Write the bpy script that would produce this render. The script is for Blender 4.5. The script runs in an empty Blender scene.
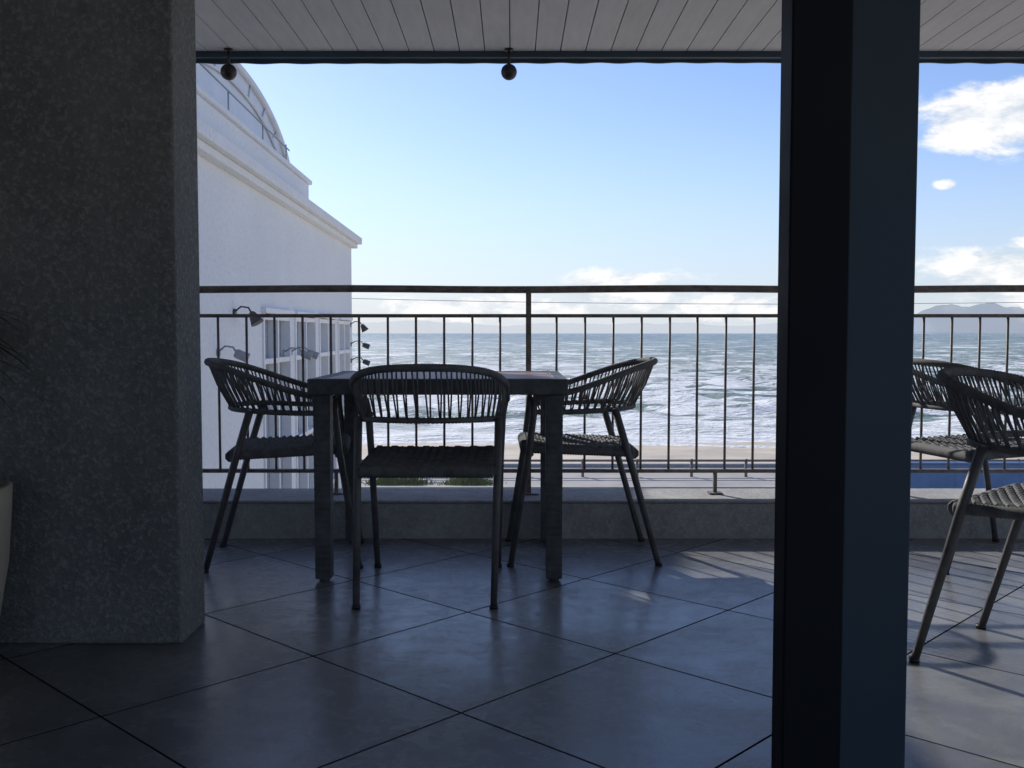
import bpy, math, random
import numpy as np
from mathutils import Vector, Matrix, noise as mnoise
random.seed(4)
scene = bpy.context.scene

# ------------------------------------------------------------ helpers
class MB:
    def __init__(s): s.v=[]; s.f=[]; s.sm=[]
    def box(s,x0,x1,y0,y1,z0,z1):
        b=len(s.v)
        s.v+=[(x0,y0,z0),(x1,y0,z0),(x1,y1,z0),(x0,y1,z0),(x0,y0,z1),(x1,y0,z1),(x1,y1,z1),(x0,y1,z1)]
        for q in ((0,3,2,1),(4,5,6,7),(0,1,5,4),(1,2,6,5),(2,3,7,6),(3,0,4,7)):
            s.f.append(tuple(b+i for i in q)); s.sm.append(False)
    def tube(s,pts,r,n=8,closed=False,smooth=True,sq=False):
        P=[Vector(p) for p in pts]; m=len(P)
        rr=r if isinstance(r,(list,tuple)) else [r]*m
        b=len(s.v); prev=None
        for i,p in enumerate(P):
            if closed: t=P[(i+1)%m]-P[i-1]
            else: t=P[min(i+1,m-1)]-P[max(i-1,0)]
            if t.length<1e-9: t=Vector((0,0,1))
            t.normalize()
            if prev is None:
                up=Vector((0,0,1)) if abs(t.z)<.9 else Vector((0,1,0))
                a=t.cross(up).normalized()
            else:
                a=prev-t*prev.dot(t)
                a.normalize()
            prev=a; c=t.cross(a)
            for k in range(n):
                an=2*math.pi*(k+.5)/n
                s.v.append(tuple(p+(a*math.cos(an)+c*math.sin(an))*rr[i]))
        for i in range(m if closed else m-1):
            j=(i+1)%m
            for k in range(n):
                k2=(k+1)%n
                s.f.append((b+i*n+k,b+i*n+k2,b+j*n+k2,b+j*n+k)); s.sm.append(smooth)
        if not closed:
            s.f.append(tuple(b+k for k in range(n))[::-1]); s.sm.append(False)
            s.f.append(tuple(b+(m-1)*n+k for k in range(n))); s.sm.append(False)
    def lathe(s,prof,cx,cy,n=32,smooth=True):
        b=len(s.v)
        for r,z in prof:
            for k in range(n):
                a=2*math.pi*k/n
                s.v.append((cx+r*math.cos(a),cy+r*math.sin(a),z))
        for i in range(len(prof)-1):
            for k in range(n):
                k2=(k+1)%n
                s.f.append((b+i*n+k,b+i*n+k2,b+(i+1)*n+k2,b+(i+1)*n+k)); s.sm.append(smooth)
    def quad(s,a,b_,c,d):
        b=len(s.v); s.v+=[a,b_,c,d]; s.f.append((b,b+1,b+2,b+3)); s.sm.append(False)
    def obj(s,name,mat,parent=None,bevel=0):
        me=bpy.data.meshes.new(name); me.from_pydata(s.v,[],s.f)
        me.polygons.foreach_set('use_smooth',s.sm); me.update()
        o=bpy.data.objects.new(name,me); scene.collection.objects.link(o)
        if mat: me.materials.append(mat)
        if parent: o.parent=parent
        if bevel:
            m=o.modifiers.new('bev','BEVEL'); m.width=bevel; m.segments=2; m.limit_method='ANGLE'
        return o
def empty(name,loc=(0,0,0),rz=0):
    e=bpy.data.objects.new(name,None); scene.collection.objects.link(e)
    e.location=loc; e.rotation_euler=(0,0,rz); e.empty_display_size=.2
    return e

class NT:
    def __init__(s,nt): s.nt=nt; s.n=nt.nodes; s.l=nt.links
    def node(s,t,**kw):
        n=s.n.new(t)
        for k,v in kw.items(): setattr(n,k,v)
        return n
    def set(s,sock,v):
        if isinstance(v,bpy.types.NodeSocket): s.l.new(v,sock)
        else: sock.default_value=v
    def math(s,op,a,b=None,c=None,clamp=False):
        n=s.node('ShaderNodeMath',operation=op,use_clamp=clamp)
        s.set(n.inputs[0],a)
        if b is not None: s.set(n.inputs[1],b)
        if c is not None: s.set(n.inputs[2],c)
        return n.outputs[0]
    def mix(s,f,a,b,blend='MIX'):
        n=s.node('ShaderNodeMix',data_type='RGBA',blend_type=blend)
        s.set(n.inputs[0],f); s.set(n.inputs[6],a); s.set(n.inputs[7],b)
        return n.outputs[2]
    def noise(s,vec,scale,detail=4,rough=.55,dist=0):
        n=s.node('ShaderNodeTexNoise')
        if vec is not None: s.l.new(vec,n.inputs['Vector'])
        n.inputs['Scale'].default_value=scale; n.inputs['Detail'].default_value=detail
        n.inputs['Roughness'].default_value=rough; n.inputs['Distortion'].default_value=dist
        return n.outputs[0]
    def ramp(s,f,stops):
        n=s.node('ShaderNodeValToRGB'); s.set(n.inputs[0],f)
        e=n.color_ramp.elements
        while len(e)<len(stops): e.new(.5)
        for i,(p,c) in enumerate(stops):
            e[i].position=p; e[i].color=c if len(c)==4 else (*c,1)
        return n.outputs[0]
    def smooth(s,v,a,b,t0=0,t1=1):
        n=s.node('ShaderNodeMapRange',interpolation_type='SMOOTHSTEP')
        s.set(n.inputs[0],v); n.inputs[1].default_value=a; n.inputs[2].default_value=b
        n.inputs[3].default_value=t0; n.inputs[4].default_value=t1
        return n.outputs[0]
    def mapping(s,vec,scale=(1,1,1),rot=(0,0,0),loc=(0,0,0)):
        n=s.node('ShaderNodeMapping'); s.l.new(vec,n.inputs[0])
        n.inputs[1].default_value=loc; n.inputs[2].default_value=rot; n.inputs[3].default_value=scale
        return n.outputs[0]
    def bump(s,h,strength=.3,dist=.01):
        n=s.node('ShaderNodeBump'); n.inputs['Strength'].default_value=strength
        n.inputs['Distance'].default_value=dist; s.l.new(h,n.inputs['Height'])
        return n.outputs[0]
def newmat(name):
    m=bpy.data.materials.new(name); m.use_nodes=True
    t=NT(m.node_tree); p=m.node_tree.nodes['Principled BSDF']
    tc=t.node('ShaderNodeTexCoord')
    return m,t,p,tc.outputs['Object']
def simple(name,col,rough=.6,var=.25,scale=6,metal=0,bscale=60,bstr=.15,bdist=.003,spec=.5):
    m,t,p,o=newmat(name)
    n=t.noise(o,scale,3,.6)
    lo=tuple(c*(1-var) for c in col)+(1,); hi=tuple(min(1,c*(1+var)) for c in col)+(1,)
    c=t.ramp(n,[(.3,lo),(.7,hi)])
    t.l.new(c,p.inputs['Base Color'])
    n2=t.noise(o,bscale,3,.6)
    t.l.new(t.bump(n2,bstr,bdist),p.inputs['Normal'])
    t.l.new(t.smooth(n,.2,.8,max(0,rough-.1),min(1,rough+.1)),p.inputs['Roughness'])
    p.inputs['Metallic'].default_value=metal
    p.inputs['Specular IOR Level'].default_value=spec
    return m

# ------------------------------------------------------------ camera
f=985.; H=.9
cam=bpy.data.cameras.new('camera'); co=bpy.data.objects.new('camera',cam); scene.collection.objects.link(co)
cam.sensor_width=36; cam.lens=36*f/1024; cam.clip_start=.05; cam.clip_end=40000
co.location=(0,0,H); co.rotation_euler=(math.radians(90-2.96),0,0)
scene.camera=co
scene.view_settings.view_transform='Standard'; scene.view_settings.look='None'
scene.view_settings.exposure=0

# ------------------------------------------------------------ light
SAZ=math.radians(33); SEL=math.radians(29)   # sun ahead-left
sd=Vector((-math.sin(SAZ)*math.cos(SEL),math.cos(SAZ)*math.cos(SEL),math.sin(SEL)))
sun=bpy.data.lights.new('sun','SUN'); so=bpy.data.objects.new('sun',sun); scene.collection.objects.link(so)
sun.energy=5; sun.angle=math.radians(.5); sun.color=(1,.95,.88)
so.rotation_euler=sd.to_track_quat('Z','Y').to_euler()
w=bpy.data.worlds.new('World'); scene.world=w; w.use_nodes=True
t=NT(w.node_tree); bg=w.node_tree.nodes['Background']
sky=t.node('ShaderNodeTexSky',sky_type='NISHITA'); sky.sun_disc=False
sky.sun_elevation=SEL; sky.sun_rotation=-SAZ
sky.air_density=1.0; sky.dust_density=.3; sky.ozone_density=2.5
tc=t.node('ShaderNodeTexCoord'); sep=t.node('ShaderNodeSeparateXYZ'); t.l.new(tc.outputs['Generated'],sep.inputs[0])
az=t.math('ARCTAN2',sep.outputs[0],sep.outputs[1]); el=t.math('ARCSINE',sep.outputs[2])
cv=t.node('ShaderNodeCombineXYZ'); t.l.new(az,cv.inputs[0]); t.l.new(t.math('MULTIPLY',el,2.2),cv.inputs[1])
cn=t.noise(cv.outputs[0],17,8,.64,.25)
def blob(a,e,sa,se):
    da=t.math('DIVIDE',t.math('SUBTRACT',az,a),sa); de=t.math('DIVIDE',t.math('SUBTRACT',el,e),se)
    q=t.math('ADD',t.math('MULTIPLY',da,da),t.math('MULTIPLY',de,de))
    return t.math('EXPONENT',t.math('MULTIPLY',q,-1))
mask=None
for b in ((.455,.192,.090,.038),(.48,.052,.10,.038),(.11,.042,.095,.026),(-.02,.026,.14,.016),(.24,.026,.12,.016),(.412,.136,.012,.006),(-.3,.03,.2,.014),(.8,.1,.15,.05),(2.5,.12,1.2,.06)):
    g=blob(*b); mask=g if mask is None else t.math('MAXIMUM',mask,g)
comb=t.math('ADD',t.math('MULTIPLY',cn,1.15),t.math('MULTIPLY',mask,.76))
cl=t.smooth(comb,.86,1.16)
skc=t.mix(1.0,sky.outputs[0],(.84,.85,1.04,1),'MULTIPLY')
low=t.smooth(el,.26,.0,0,.80)
lowc=t.math('POWER',low,1.5)
c1=t.mix(lowc,skc,(4.0,4.7,5.5,1))
c1=t.mix(t.smooth(el,.05,.01,0,.55),c1,(4.8,5.15,5.55,1))
c2=t.mix(t.math('MULTIPLY',cl,.95),c1,t.mix(t.smooth(cn,.35,.60),(4.5,5.0,5.6,1),(7.2,7.1,7.0,1)))
t.l.new(c2,bg.inputs['Color']); bg.inputs['Strength'].default_value=.15

# ------------------------------------------------------------ materials
def tile_mat():
    m,t,p,o=newmat('slate_tile')
    sp=t.node('ShaderNodeSeparateXYZ'); t.l.new(o,sp.inputs[0])
    th=math.radians(46.5); cx,cy=-.121,2.293
    x=t.math('SUBTRACT',sp.outputs[0],cx); y=t.math('SUBTRACT',sp.outputs[1],cy)
    u=t.math('DIVIDE',t.math('ADD',t.math('MULTIPLY',x,math.cos(th)),t.math('MULTIPLY',y,math.sin(th))),.598)
    v=t.math('DIVIDE',t.math('ADD',t.math('MULTIPLY',x,-math.sin(th)),t.math('MULTIPLY',y,math.cos(th))),.598)
    def edge(q):
        fr=t.math('FRACT',q); return t.math('MINIMUM',fr,t.math('SUBTRACT',1.0,fr))
    e=t.math('MINIMUM',edge(u),edge(v))
    g=t.smooth(e,.0038,.0062)
    cb=t.node('ShaderNodeCombineXYZ'); t.l.new(t.math('FLOOR',u),cb.inputs[0]); t.l.new(t.math('FLOOR',v),cb.inputs[1])
    wn=t.node('ShaderNodeTexWhiteNoise',noise_dimensions='2D'); t.l.new(cb.outputs[0],wn.inputs['Vector'])
    off=t.node('ShaderNodeVectorMath',operation='MULTIPLY_ADD'); t.l.new(wn.outputs['Color'],off.inputs[0]); off.inputs[1].default_value=(7,7,7); t.l.new(o,off.inputs[2])
    ov=off.outputs[0]
    n1=t.noise(ov,3.2,6,.62,.6); n2=t.noise(ov,14,5,.65,1.2); n3=t.noise(ov,90,3,.6)
    base=t.ramp(n1,[(.3,(.085,.087,.090)),(.5,(.15,.152,.156)),(.72,(.24,.242,.245))])
    base=t.mix(t.math('MULTIPLY',n2,.4),base,(.23,.23,.23,1))
    sc=t.noise(t.mapping(o,scale=(5,14,1),rot=(0,0,.5)),1.6,6,.75,1.5)
    base=t.mix(t.smooth(sc,.60,.72,0,.3),base,(.32,.32,.31,1))
    tv=t.math('ADD',.84,t.math('MULTIPLY',wn.outputs['Value'],.32))
    vm=t.node('ShaderNodeVectorMath',operation='SCALE'); t.l.new(base,vm.inputs[0]); t.l.new(tv,vm.inputs['Scale'])
    col=t.mix(g,(.012,.013,.015,1),vm.outputs[0])
    t.l.new(col,p.inputs['Base Color'])
    r=t.math('ADD',t.smooth(n1,.3,.7,.40,.58),t.math('MULTIPLY',t.math('SUBTRACT',1.0,g),.3))
    t.l.new(r,p.inputs['Roughness']); t.l.new(t.math('MULTIPLY',g,.75),p.inputs['Specular IOR Level'])
    t.l.new(t.math('MULTIPLY',g,.5),p.inputs['Coat Weight'])
    t.l.new(t.math('ADD',t.smooth(n1,.3,.7,.11,.22),t.math('MULTIPLY',t.smooth(n2,.35,.65),.14)),p.inputs['Coat Roughness'])
    h=t.math('ADD',t.math('MULTIPLY',g,1.0),t.math('ADD',t.math('MULTIPLY',n2,.5),t.math('MULTIPLY',n3,.10)))
    bo=t.bump(h,.5,.003)
    t.l.new(bo,p.inputs['Normal']); t.l.new(bo,p.inputs['Coat Normal'])
    return m
M_tile=tile_mat()
def stucco(name,a,b,bs=.6,scale=2.2,bd=.006,speck=.25):
    m,t,p,o=newmat(name)
    n=t.noise(o,scale,6,.65,.4); n2=t.noise(o,70,5,.7); n3=t.noise(o,22,4,.6)
    c=t.ramp(n,[(.28,a),(.72,b)])
    c=t.mix(t.smooth(n3,.45,.75,0,.35),c,tuple(x*.6 for x in a)+(1,))
    c=t.mix(t.smooth(n2,.5,.62,0,speck),c,tuple(min(1,x*1.6) for x in b)+(1,))
    t.l.new(c,p.inputs['Base Color']); p.inputs['Roughness'].default_value=.9
    t.l.new(t.bump(t.math('ADD',n2,t.math('MULTIPLY',n3,.8)),bs,bd),p.inputs['Normal'])
    return m
M_conc=stucco('rough_plaster',(.155,.17,.178),(.26,.275,.283),1.0,2.2,.014,.5)
M_curb=stucco('curb_concrete',(.27,.27,.27),(.42,.42,.41),.6,5)
M_white=stucco('white_stucco',(.75,.785,.80),(.83,.855,.86),.35,.8)
M_whitep=simple('white_paint',(.80,.81,.82),.5,.05)
M_int=simple('interior_paint',(.22,.23,.24),.8,.1)
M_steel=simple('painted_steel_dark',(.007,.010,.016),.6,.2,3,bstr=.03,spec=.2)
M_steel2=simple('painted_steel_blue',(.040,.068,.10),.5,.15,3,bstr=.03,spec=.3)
M_rail=simple('weathered_rail_metal',(.16,.14,.13),.55,.45,25,bstr=.3)
M_black=simple('black_plastic',(.02,.016,.018),.45,.2)
M_frame=simple('chair_frame_metal',(.09,.09,.095),.45,.3,20)
M_rope=simple('woven_rope',(.125,.128,.133),.85,.35,30,bscale=500,bstr=.5,bdist=.002)
M_tleg=simple('table_frame_grey',(.07,.078,.085),.6,.5,18,bscale=120,bstr=.4)
M_roofm=simple('roof_metal',(.66,.70,.74),.45,.1,2)
M_grey=simple('grey_lamp_metal',(.3,.31,.32),.45,.2)
M_pot=simple('pot_ceramic',(.42,.38,.31),.6,.1,5)
M_soil=simple('soil',(.05,.035,.025),.9,.4,40)
M_leaf=simple('dry_leaf',(.022,.03,.018),.6,.4,10)
M_blue=simple('blue_panel',(.14,.24,.42),.5,.15,2)
M_asph=simple('asphalt',(.07,.07,.072),.85,.2,1.5,bscale=80)
M_pave=simple('pavement',(.36,.34,.31),.85,.15,1)
M_sand=simple('sand',(.50,.43,.34),.9,.2,.3,bscale=2,bstr=.5,bdist=.05)
M_grd=simple('guardrail_metal',(.20,.16,.14),.6,.3,2)
M_line=simple('road_paint',(.75,.75,.73),.7,.08,3)

def wood_mat():
    m,t,p,o=newmat('weathered_wood')
    mp=t.mapping(o,scale=(2,30,10)); n=t.noise(mp,2.5,6,.6,1.5)
    c=t.ramp(n,[(.3,(.22,.115,.075)),(.6,(.38,.21,.14)),(.8,(.48,.31,.22))])
    t.l.new(c,p.inputs['Base Color']); p.inputs['Roughness'].default_value=.45
    t.l.new(t.bump(n,.4,.002),p.inputs['Normal']); return m
M_wood=wood_mat()
def soffit_mat():
    m,t,p,o=newmat('soffit_board')
    sp=t.node('ShaderNodeSeparateXYZ'); t.l.new(o,sp.inputs[0])
    fl=t.math('FLOOR',t.math('DIVIDE',sp.outputs[0],.13))
    wn=t.node('ShaderNodeTexWhiteNoise',noise_dimensions='1D'); t.l.new(fl,wn.inputs['W'])
    n=t.noise(t.mapping(o,scale=(8,1.2,1)),3,5,.6)
    c=t.ramp(t.math('ADD',t.math('MULTIPLY',n,.85),t.math('MULTIPLY',wn.outputs['Value'],.15)),[(.25,(.45,.475,.505)),(.75,(.57,.595,.625))])
    t.l.new(c,p.inputs['Base Color']); p.inputs['Roughness'].default_value=.6
    return m
M_soff=soffit_mat()
def glass_mat():
    m,t,p,o=newmat('window_glass')
    n=t.noise(o,1.3,3,.5)
    t.l.new(t.ramp(n,[(.3,(.24,.30,.33)),(.7,(.38,.43,.46))]),p.inputs['Base Color'])
    p.inputs['Roughness'].default_value=.05; p.inputs['Specular IOR Level'].default_value=.8
    t.l.new(t.bump(n,.05,.01),p.inputs['Normal'])
    return m
M_glass=glass_mat()

# ------------------------------------------------------------ terrace floor, kerb wall, railing
b=MB(); b.box(-3.0,7,-5,4.28,-.2,0); b.obj('tile_floor',M_tile)
b=MB(); b.box(-2.72,7,4.28,4.61,-.4,.155); b.box(-2.72,7,4.275,4.62,.157,.168)
b.obj('terrace_kerb',M_curb,bevel=.006)
b=MB(); b.box(-3.0,7,4.62,4.7,-4.5,.10); b.obj('terrace_wall',M_curb)

rail=empty('terrace_railing')
YR=4.46
b=MB()
pts=[(-2.7+i*.22,YR,1.098+.0025*math.sin(i*.9)) for i in range(45)]
b.tube(pts,.0165,10); b.obj('top_rail',M_rail,rail)
b=MB(); b.box(-2.7,7,YR-.012,YR+.012,.970,.986); b.box(-2.7,7,YR-.014,YR+.014,.266,.282); b.obj('flat_rails',M_rail,rail)
b=MB()
x0=(528.5-512)*YR/f; sp=.1275
k=-21
while x0+k*sp<6.9:
    if k%13!=0 and x0+k*sp>-2.65:
        x=x0+k*sp; b.tube([(x,YR,.282),(x+random.uniform(-.002,.002),YR,.970)],.0058,8)
    k+=1
b.obj('balusters',M_rail,rail)
b=MB()
for k in (-1,0,1,2,3,4):
    x=x0+k*sp*13
    if x<6.9:
        b.box(x-.012,x+.012,YR-.016,YR+.016,.176,1.09)
        b.box(x-.045,x+.045,YR-.045,YR+.045,.170,.176)
for x in (.925,2.5,-.8,):
    b.box(x-.008,x+.008,YR-.008,YR+.008,.176,.266); b.box(x-.03,x+.03,YR-.03,YR+.03,.170,.176)
b.obj('posts',M_rail,rail)

# ------------------------------------------------------------ eave
eave=empty('eave_roof')
b=MB()
x=-3.0; ZS=2.352
while x<7:
    b.box(x+.002,x+.127,1.62,5.16,ZS,ZS+.02); x+=.13
b.obj('soffit_boards',M_soff,eave)
b=MB(); b.box(-3.0,7,1.62,5.14,ZS+.0215,ZS+.16); b.obj('roof_slab',M_black,eave)
b=MB(); b.box(-3.0,7,5.162,5.21,ZS-.030,ZS+.10); b.obj('fascia',M_steel2,eave)
b=MB(); n=1000
for i in range(n+1):
    x=-3.0+10*i/n; dz=.0016*math.sin(x*2*math.pi/.21+.6*math.sin(x*2))*(1+.6*math.sin(x*3.1))+.002*math.sin(x*1.3)
    for (yy,zz) in ((5.214,ZS-.046+dz),(5.214,ZS+.02),(5.225,ZS-.046+dz)):
        b.v.append((x,yy,zz))
for i in range(n):
    q=i*3
    b.f.append((q,q+3,q+4,q+1)); b.sm.append(False)
    b.f.append((q+2,q+5,q+3,q)); b.sm.append(False)
    b.f.append((q+1,q+4,q+5,q+2)); b.sm.append(False)
b.obj('drip_edge',M_steel2,eave)

for px in (229,509):
    x=(px-512)*5.12/f+(.02 if px<300 else 0)
    e=empty('globe_lamp',(x,5.12,0))
    b=MB(); R=.041; zc=2.235
    b.lathe([(R*math.sin(a),zc-R*math.cos(a)) for a in [math.pi*i/16+1e-4 for i in range(17)]],0,0,24); b.obj('globe',M_black,e)
    b=MB(); b.tube([(0,0,zc+R*.9),(0,0,ZS)],.007,8); b.tube([(0,0,ZS-.012),(0,0,ZS-.001)],.022,16); b.obj('stem',M_black,e)

# ------------------------------------------------------------ room shell
b=MB(); b.box(-3.6,-.955,2.81,3.03,0,2.35); b.obj('plaster_wall',M_conc,bevel=.008)
b=MB(); b.box(-3.6,7,-4.5,1.60,2.45,2.6); b.obj('room_ceiling',M_int)
b=MB(); b.box(-3.9,-3.6,-5,3.03,-.2,2.6); b.obj('side_wall',M_int)
b=MB(); b.box(-3.6,-2.2,-5.2,-5.002,0,2.6); b.box(4.6,7,-5.2,-5.002,0,2.6); b.obj('back_wall',M_int)

col=empty('steel_column')
Y=1.5
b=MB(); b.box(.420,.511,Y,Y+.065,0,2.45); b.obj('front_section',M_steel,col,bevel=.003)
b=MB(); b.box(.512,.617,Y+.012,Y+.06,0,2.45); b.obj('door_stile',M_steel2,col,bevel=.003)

# ------------------------------------------------------------ furniture
def ss(x): x=max(0,min(1,x)); return x*x*(3-2*x)
def U(s,w,yb,yf,ys):
    La=yf-ys; Lb=(w+ (ys-yb))*.80; tot=La+Lb
    d=abs(s)*tot; sg=1 if s>=0 else -1
    if d<Lb:
        q=d/Lb*math.pi/2
        ex=2/2.15
        return sg*w*(math.sin(q)**ex), ys-(ys-yb)*(max(0,math.cos(q))**ex)
    return sg*w, ys+(d-Lb)
def chair(x,y,rz,seed=0):
    rnd=random.Random(seed)
    e=empty('rope_chair',(x,y,0),rz)
    def top(s):
        X,Yy=U(s,.265,-.30,.20,-.04); z=.672+.117*ss((.20-Yy)/.50)-.25*X*X
        return Vector((X,Yy,z))
    def bot(s):
        X,Yy=U(s,.240,-.215,.19,-.04); return Vector((X,Yy,.598+.012*ss((.1-Yy)/.3)))
    N=48
    fr=MB()
    B=[bot(-1+2*i/N) for i in range(N+1)]
    for sg in (-1,1):
        fr.tube([(sg*.232,.285,0),(sg*.243,.215,.44),(sg*.25,.196,.60),(sg*.262,.198,.655)],[.0115,.013,.014,.013],10)
        fr.tube([(sg*.225,-.29,0),(sg*.236,-.17,.43),(sg*.240,-.115,.612)],[.0115,.014,.0145],10)
    sz=.436
    fr.tube([(-.236,.205,sz),(.236,.205,sz)],.010,8); fr.tube([(-.232,-.168,sz),(.232,-.168,sz)],.010,8)
    fr.tube(B,.0085,8); fr.obj('frame',M_frame,e)
    rp=MB(); 
    Nt=260
    TT=[top(-1+2*i/Nt) for i in range(Nt+1)]
    rp.tube(TT,[.0115+.0022*(i%2) for i in range(Nt+1)],8)
    K=78
    for i in range(K+1):
        s=-1+2*i/K
        s1=s; s2=max(-1,min(1,s+(.009 if i%2 else -.009)+rnd.uniform(-.004,.004)))
        a=top(s1); c=bot(s2); m=(a+c)/2
        n=Vector((m.x,m.y+.03,0)); n.normalize(); m+=n*rnd.uniform(.003,.009)
        rp.tube([a,m,c],.0033,6)
    Nb=200
    BB=[bot(-1+2*i/Nb) for i in range(Nb+1)]
    rp.tube(BB,[.0095+.0018*(i%2) for i in range(Nb+1)],6)
    rp.obj('rope_backrest',M_rope,e)
    st=MB()
    R=30
    W2=.222
    def zz(xx,yy): return sz+.014+.016*(yy+.19)/.4-.014*(1-(xx/W2)**2)*(1-((yy-.02)/.21)**2)
    for j in range(R):
        yy=-.185+.405*j/(R-1)
        st.tube([(-W2+2*W2*i/30,yy,zz(-W2+2*W2*i/30,yy)+(.0045 if (i//2+j)%2 else -.0045)) for i in range(31)],.0078,6)
    for j in range(16):
        xx=-W2+.01+(2*W2-.02)*j/15
        st.tube([(xx,-.19+.415*i/30,zz(xx,-.19+.415*i/30)+(.006 if (i+j)%2 else -.006)) for i in range(31)],.006,6)
    for yy in (-.19,.225):
        st.tube([(-W2+2*W2*i/90,yy,zz(W2,yy)-.014) for i in range(91)],[.020+.003*(i%2) for i in range(91)],8)
    for xx in (-W2-.003,W2+.003):
        st.tube([(xx,-.19+.415*i/80,zz(W2,-.19+.415*i/80)-.012) for i in range(81)],[.015+.0025*(i%2) for i in range(81)],8)
    st.obj('woven_seat',M_rope,e)
    ft=MB()
    for (xx,yy) in ((-.232,.285),(.232,.285),(-.225,-.29),(.225,-.29)):
        ft.tube([(xx,yy,0),(xx,yy,.012)],.0145,12)
    ft.obj('foot_caps',M_black,e)
    return e
chair(-.285,3.47,0.0,1)
chair(-.900,3.93,math.radians(-90+8),2)
chair(.275,4.00,math.radians(90+1),3)
chair(1.465,2.60,math.radians(-137),4)
chair(1.86,3.93,math.radians(-90+12),5)

def table(cx,cy,w,d,h):
    e=empty('terrace_table',(cx,cy,0))
    b=MB(); W=w/2; D=d/2
    n=7; sw=(d-.10)/n
    for i in range(n):
        y0=-D+.05+i*sw; b.box(-W+.05,W-.05,y0+.003,y0+sw-.003,h-.022,h)
    b.obj('top_slats',M_wood,e,bevel=.002)
    b=MB()
    b.box(-W,W,-D,-D+.048,h-.055,h+.002); b.box(-W,W,D-.048,D,h-.055,h+.002)
    b.box(-W,-W+.048,-D+.049,D-.049,h-.055,h+.001); b.box(W-.048,W,-D+.049,D-.049,h-.055,h+.001)
    b.box(-W+.05,W-.05,-.02,.02,h-.05,h-.024)
    b.obj('top_frame',M_tleg,e,bevel=.004)
    b=MB()
    for sx in (-1,1):
        for sy in (-1,1):
            X=sx*(W-.048); Yy=sy*(D-.045)
            pts=[];rr=[]
            for i in range(60):
                z=.012+(h-.068)*i/59
                pts.append((X,Yy,z)); rr.append(.040+.003*(i/59)+.0012*(i%2))
            b.tube(pts,rr,4,smooth=False)
            b.tube([(X,Yy,0),(X,Yy,.014)],.02,12)
    b.obj('legs',M_tleg,e,bevel=.003)
    return e
table(-.265,3.87,.93,.74,.735)

# ------------------------------------------------------------ potted plant
pl=empty('potted_plant',(-1.52,2.50,0))
b=MB(); b.lathe([(.001,.0),(.12,.0),(.135,.01),(.175,.12),(.205,.30),(.215,.44),(.218,.50),(.205,.505),(.198,.49),(.19,.45),(.001,.45)],0,0,40); b.obj('pot',M_pot,pl)
b=MB(); b.lathe([(.001,.462),(.192,.458)],0,0,30); b.obj('soil',M_soil,pl)
b=MB()
b.tube([(0,0,.45),(.01,0,.7),(.0,.01,.95)],[.014,.011,.008],8)
rnd=random.Random(3)
for i in range(100):
    a=rnd.uniform(0,6.28); L=rnd.uniform(.2,.38); z0=rnd.uniform(.80,.94); up=rnd.uniform(.2,.9)
    w_=rnd.uniform(.006,.012); d=Vector((math.cos(a),math.sin(a),0)); s_=Vector((-math.sin(a),math.cos(a),0))
    prev=None
    for k in range(7):
        tt=k/6; p=Vector((0,0,z0))+d*L*tt+Vector((0,0,L*up*tt-L*.6*tt*tt)); ww=w_*(1-tt**2*.95)
        cur=(tuple(p-s_*ww),tuple(p+s_*ww))
        if prev: b.quad(prev[0],prev[1],cur[1],cur[0])
        prev=cur
b.obj('leaves',M_leaf,pl)

# ------------------------------------------------------------ neighbouring white building
hs=empty('white_building',(-2.92,18,0),.0223)
L=13.0; HT=2.44
b=MB()
wins=[(-7.1,-5.6),(-5.3,-3.8),(-3.5,-2.0),(-1.7,-.35)]
z0,z1=-2.9,1.12
b.box(-9,0,-L,0,z1,HT); b.box(-9,0,-L,0,-4.5,z0)
ys=-L
for a,c in wins:
    b.box(-9,0,ys,a,z0,z1); ys=c
b.box(-9,0,ys,0,z0,z1)
b.box(-8.2,-.45,-L,-9.15,HT+.01,4.12)      # unseen roof block, added to keep stray sun off the floor
b.obj('walls',M_white,hs)
b=MB()
for a,c in wins: b.box(-.12,-.10,a,c,z0,z1)
b.obj('window_glass',M_glass,hs)
b=MB()
for a,c in wins:
    for y in (a,(a+c)/2-.03,c-.06): b.box(-.10,.02,y,y+.06,z0,z1)
    for z in (z0,-1.5,-.5,.55,z1-.07): b.box(-.10,.015,a+.061,c-.061,z,z+.06)
    b.box(-.02,.06,a-.05,c+.05,z1+.003,z1+.06)
b.obj('window_frames',M_whitep,hs,bevel=.004)
b=MB()
b.box(-9.1,.10,-L-.1,.12,HT+.002,HT+.08)
b.box(-9.16,.17,-L-.15,.20,HT+.082,HT+.20)
b.box(-9.05,.05,-L,.05,HT+.202,HT+.25)
b.box(-.30,-.05,-L,-3.9,HT+.252,HT+.56)
b.box(-.34,-.01,-L,-3.85,HT+.562,HT+.62)
b.obj('cornice',M_white,hs,bevel=.01)
b=MB(); yc=-6.6; A=3.25; zb=HT+.26; hh=1.28; n=48
prof=[(yc-A*math.cos(math.pi*i/n),zb+hh*math.sin(math.pi*i/n)**.85) for i in range(n+1)]
for i in range(n):
    (ya,za),(yb_,zb_)=prof[i],prof[i+1]
    b.quad((-.42,ya,za),(-.42,yb_,zb_),(-8.5,yb_,zb_),(-8.5,ya,za))
    b.quad((-.42,ya,zb-.1),(-.42,yb_,zb-.1),(-.42,yb_,zb_),(-.42,ya,za))
b.obj('vault_roof',M_roofm,hs)
b=MB()
b.tube([(-.40,y,z+.01) for y,z in prof],.045,8)
b.tube([(-.40,yc+(y-yc)*.86,zb+(z-zb)*.82) for y,z in prof],.02,6)
for i in range(4,n-3,4):
    y,z=prof[i]; b.tube([(-.405,y,z),(-.405,yc+(y-yc)*.86,zb+(z-zb)*.82)],.012,6)
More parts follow.
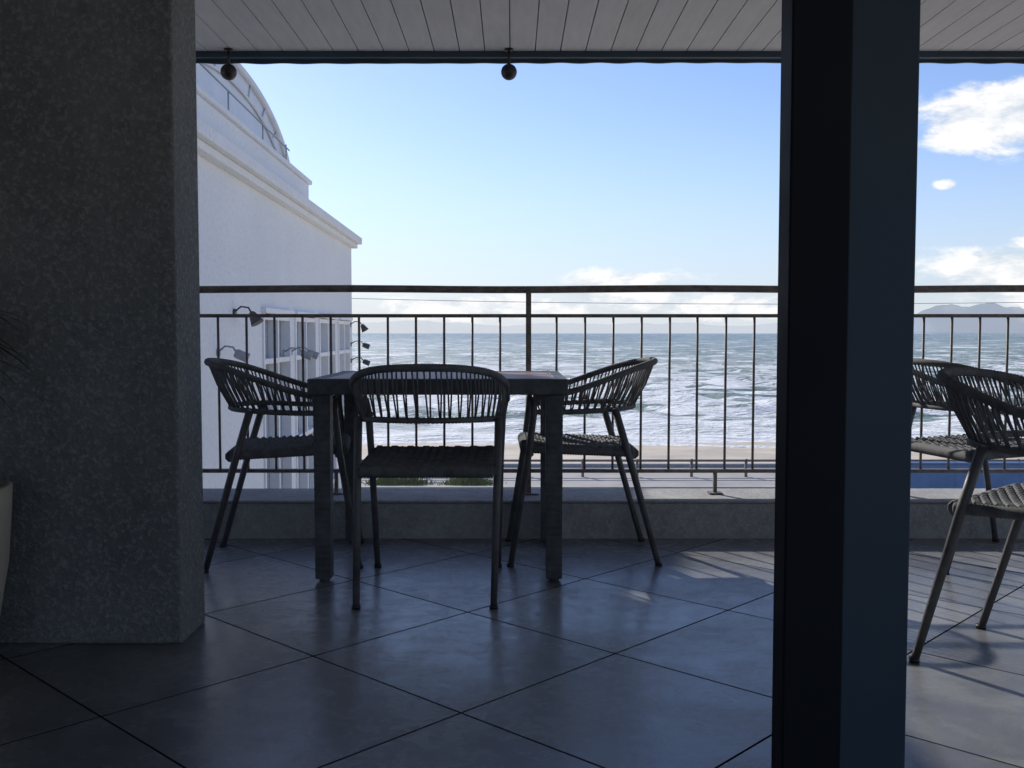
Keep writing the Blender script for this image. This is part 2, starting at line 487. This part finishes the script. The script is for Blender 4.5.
for X in (-2,-3.5,-5,-6.5): b.tube([(X,y,z+.01) for y,z in prof],.03,6)
b.obj('roof_ribs',M_roofm,hs)
b=MB()
b.tube([(-.1,-L+.3,HT+.95),(-.1,-5.0,HT+.84)],.010,6)
for y in (-12,-10,-8,-6.5,-5.2): b.tube([(-.1,y,HT+.62),(-.1,y,HT+.88)],.008,6)
b.obj('roof_handrail',M_grey,hs)

def lamp(ly,z,L_,mat,kind=0):
    c=Matrix.Rotation(.0223,4,'Z')@Vector((0,ly,0))+Vector((-2.92,18,0))
    e=empty('wall_lamp',(c.x,c.y,z),.0223)
    b=MB()
    b.tube([(.0,0,0),(.02,0,0)],.04,14)
    b.tube([(0,0,0),(L_*.4,0,.06),(L_*.8,0,.05),(L_,0,-.01)],.009,8); b.obj('arm',mat,e)
    b=MB()
    d=Vector((.5,-.1,-.85)).normalized() if kind==0 else Vector((.8,.1,-.35)).normalized()
    p=Vector((L_,0,-.01))
    b.tube([p-d*.02,p,p+d*.07,p+d*.11],[.02,.035,.055,.068] if kind==0 else [.035,.045,.045,.048],16); b.obj('head',mat,e)
M_dk=simple('lamp_dark_metal',(.06,.06,.065),.5,.2)
lamp(-8.3,1.10,.18,M_dk)
lamp(-8.9,.72,.18,M_grey,kind=1)
lamp(-6.0,.66,.24,M_grey,kind=1); lamp(-5.55,.66,.24,M_grey,kind=1)
lamp(-.25,1.05,.22,M_dk); lamp(-.22,.70,.24,M_dk,kind=1); lamp(-.2,.40,.24,M_dk,kind=1)

# ------------------------------------------------------------ ground, road, beach
ZG=-4.5
def strip(name,rows,mat,x0=-400,x1=400,nx=80):
    b=MB()
    for (y,z) in rows:
        for i in range(nx+1):
            b.v.append((x0+(x1-x0)*i/nx,y,z))
    for r in range(len(rows)-1):
        for i in range(nx):
            a=r*(nx+1)+i; b.f.append((a,a+1,a+nx+2,a+nx+1)); b.sm.append(True)
    return b.obj(name,mat)
strip('ground',[(-300,ZG-.01),(39,ZG-.01),(39.05,-4.9),(48,-5.35),(58,-5.85),(70,-6.5),(90,-9)],M_sand,nx=200)
strip('road',[(22,ZG),(33.4,ZG)],M_asph)
b=MB()
for i in range(-30,30): b.box(i*9,i*9+5,27.6,27.75,ZG+.002,ZG+.006)
b.box(-300,300,32.9,33.05,ZG+.002,ZG+.006)
b.obj('road_markings',M_line)
b=MB(); b.box(-400,400,33.4,33.6,ZG,ZG+.15); b.box(-400,400,33.602,38.6,ZG,ZG+.12); b.obj('pavement',M_pave)
b=MB(); b.box(-400,400,38.6,38.9,-6,ZG+.25); b.obj('sea_wall',M_curb)
gr=empty('guard_rail')
b=MB()
for z in (ZG+.38,ZG+.72): b.tube([(-300,36,z),(300,36,z)],.045,8)
b.obj('rails',M_grd,gr)
b=MB()
for i in range(-100,100): b.tube([(i*2.0+.6,36,ZG),(i*2.0+.6,36,ZG+.78)],.055,8)
b.obj('posts',M_grd,gr)
b=MB()
rnd=random.Random(9)
for i in range(1600):
    x=rnd.gauss(0,1); cxx=rnd.choice([-4.4,-3.6,-1.7,-1.3]); x=cxx+x*.4; y=34.3+rnd.uniform(-.3,.3)
    h=rnd.uniform(.1,.35)*math.exp(-((x-cxx)/.7)**2)+.06; w_=.02; dx=rnd.uniform(-.15,.15)
    b.v+=[(x-w_,y,ZG+.1),(x+w_,y,ZG+.1),(x+dx,y+rnd.uniform(-.1,.1),ZG+.1+h)]; q=len(b.v)
    b.f.append((q-3,q-2,q-1)); b.sm.append(False)
b.obj('roadside_grass',simple('grass_blades',(.13,.15,.06),.7,.4,3))

bb=empty('blue_barrier')
b=MB(); 
for i in range(6): b.box(11.6+i*2.0,11.6+i*2.0+1.96,30,30.06,ZG+.1,-3.12)
b.obj('panels',M_blue,bb,bevel=.01)
b=MB()
for i in range(7): b.box(11.56+i*2.0,11.6+i*2.0,30.0,30.1,ZG,-3.05)
b.box(11.5,23.6,29.95,30.12,-3.11,-3.05)
b.obj('frame',M_blue,bb)

# ------------------------------------------------------------ sea
def sea_mat():
    m,t,p,o=newmat('sea_water')
    sp=t.node('ShaderNodeSeparateXYZ'); t.l.new(o,sp.inputs[0]); yy=sp.outputs[1]
    big=t.noise(t.mapping(o,scale=(.012,.03,.0)),1,3,.55)
    far=t.smooth(yy,90,900)
    deep=t.mix(far,(.15,.225,.18,1),(.11,.18,.17,1))
    deep=t.mix(t.smooth(big,.35,.65),deep,t.mix(far,(.23,.30,.23,1),(.16,.235,.21,1)))
    n1=t.noise(t.mapping(o,scale=(.15,.40,0)),1,5,.64,.8)
    n2=t.noise(t.mapping(o,scale=(.075,.12,0),loc=(3,7,0)),1,5,.66,.6)
    n3=t.noise(t.mapping(o,scale=(.034,.026,0),loc=(13,2,0)),1,5,.68,.3)
    fine=t.noise(t.mapping(o,scale=(1.4,2.6,0)),1,4,.7)
    f1=t.math('MULTIPLY',t.smooth(t.math('ADD',n1,t.math('MULTIPLY',fine,.14)),.585,.645),t.smooth(yy,420,140))
    f2=t.math('MULTIPLY',t.smooth(t.math('ADD',n2,t.math('MULTIPLY',fine,.06)),.575,.62),t.smooth(yy,1500,300))
    f3=t.math('MULTIPLY',t.smooth(n3,.555,.60),.95)
    wob=t.noise(t.mapping(o,scale=(.022,.012,0)),1,4,.6)
    ph=t.math('ADD',t.math('MULTIPLY',yy,.085),t.math('MULTIPLY',wob,4.5))
    sn=t.math('POWER',t.math('FRACT',ph),1.2)
    surfz=t.smooth(yy,280,130)
    s1=t.math('MULTIPLY',t.smooth(t.math('ADD',t.math('MULTIPLY',sn,.75),t.math('MULTIPLY',n1,.75)),.60,.78),surfz)
    shore=t.smooth(t.math('ADD',yy,t.math('MULTIPLY',n1,14)),90,72,0,.9)
    fm=t.math('MAXIMUM',t.math('MAXIMUM',f1,f2),t.math('MAXIMUM',f3,t.math('MAXIMUM',s1,shore)))
    fm=t.math('MULTIPLY',fm,t.smooth(fine,.25,.6,.7,1.0),clamp=True)
    t.l.new(t.mix(fm,deep,(.93,.94,.93,1)),p.inputs['Base Color'])
    t.l.new(t.smooth(fm,0,.6,.34,.85),p.inputs['Roughness'])
    p.inputs['Specular IOR Level'].default_value=.35
    h=t.math('ADD',n1,t.math('MULTIPLY',fine,.35))
    t.l.new(t.bump(h,1.0,1.4),p.inputs['Normal'])
    return m
nr,nc=480,380
rows=55*np.power(9000/55,np.linspace(0,1,nr)**1.0)
ang=np.tan(np.linspace(-1.0,1.0,nc))
Yg=np.repeat(rows,nc); Xg=Yg*np.tile(ang,nr)
dY=np.gradient(rows).repeat(nc)
Zg=np.full_like(Yg,-6.0)
rng=np.random.RandomState(2)
for k in range(26):
    lam=rng.uniform(2.5,11); th=rng.normal(-.15,.55); amp=.014*lam*rng.uniform(.5,1)
    fade=np.clip(1.6-3.2*dY/lam,0,1)*np.clip((Yg-50)/40,.25,1)
    ph=2*math.pi/lam*(np.sin(th)*Xg+np.cos(th)*Yg)+rng.uniform(0,6.28)+.8*np.sin(Xg*.03+k)
    s_=np.sin(ph); Zg+=amp*fade*(s_+.35*s_*s_-.17)
me=bpy.data.meshes.new('sea')
me.vertices.add(nr*nc); me.vertices.foreach_set('co',np.stack([Xg,Yg,Zg],1).ravel())
i=np.arange(nr-1)[:,None]*nc+np.arange(nc-1)[None,:]
q=np.stack([i,i+1,i+nc+1,i+nc],-1).reshape(-1,4)
me.loops.add(q.size); me.loops.foreach_set('vertex_index',q.ravel())
me.polygons.add(len(q)); me.polygons.foreach_set('loop_start',np.arange(len(q))*4); me.polygons.foreach_set('loop_total',np.full(len(q),4))
me.polygons.foreach_set('use_smooth',np.ones(len(q),bool)); me.update(calc_edges=True)
me.materials.append(sea_mat())
o=bpy.data.objects.new('sea',me); scene.collection.objects.link(o)

# ------------------------------------------------------------ distant hills (hazy)
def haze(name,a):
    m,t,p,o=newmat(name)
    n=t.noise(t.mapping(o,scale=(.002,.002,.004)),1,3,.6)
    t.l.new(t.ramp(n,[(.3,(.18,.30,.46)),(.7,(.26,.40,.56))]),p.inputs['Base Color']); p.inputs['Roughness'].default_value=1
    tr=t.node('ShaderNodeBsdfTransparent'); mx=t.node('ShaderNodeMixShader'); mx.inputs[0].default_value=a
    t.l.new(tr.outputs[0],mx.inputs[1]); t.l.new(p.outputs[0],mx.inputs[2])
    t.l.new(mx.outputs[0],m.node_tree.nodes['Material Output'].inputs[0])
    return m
def hills(name,D,segs,mat,seed):
    b=MB(); n=500
    for i in range(n+1):
        a=-.75+1.6*i/n; x=D*math.tan(a); h=0
        for (c,wd,hh) in segs:
            tt=(a-c)/wd; h+=hh*math.exp(-tt*tt)
        h*=1+.45*mnoise.fractal((a*16,seed,0),1,2,6); 
        b.v+=[(x,D,-8),(x,D+300,max(h,-7))]
    for i in range(n):
        q=i*2; b.f.append((q,q+2,q+3,q+1)); b.sm.append(True)
    b.obj(name,mat)
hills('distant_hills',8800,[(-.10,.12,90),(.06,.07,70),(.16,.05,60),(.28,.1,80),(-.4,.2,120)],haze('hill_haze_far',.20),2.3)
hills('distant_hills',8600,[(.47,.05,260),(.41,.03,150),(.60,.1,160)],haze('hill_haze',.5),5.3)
b=MB()
b.tube([(-14+i*34/40,29,2.25-.35*i/40-.3*4*(i/40)*(1-i/40)) for i in range(41)],.008,6)
b.obj('power_line',M_grey)
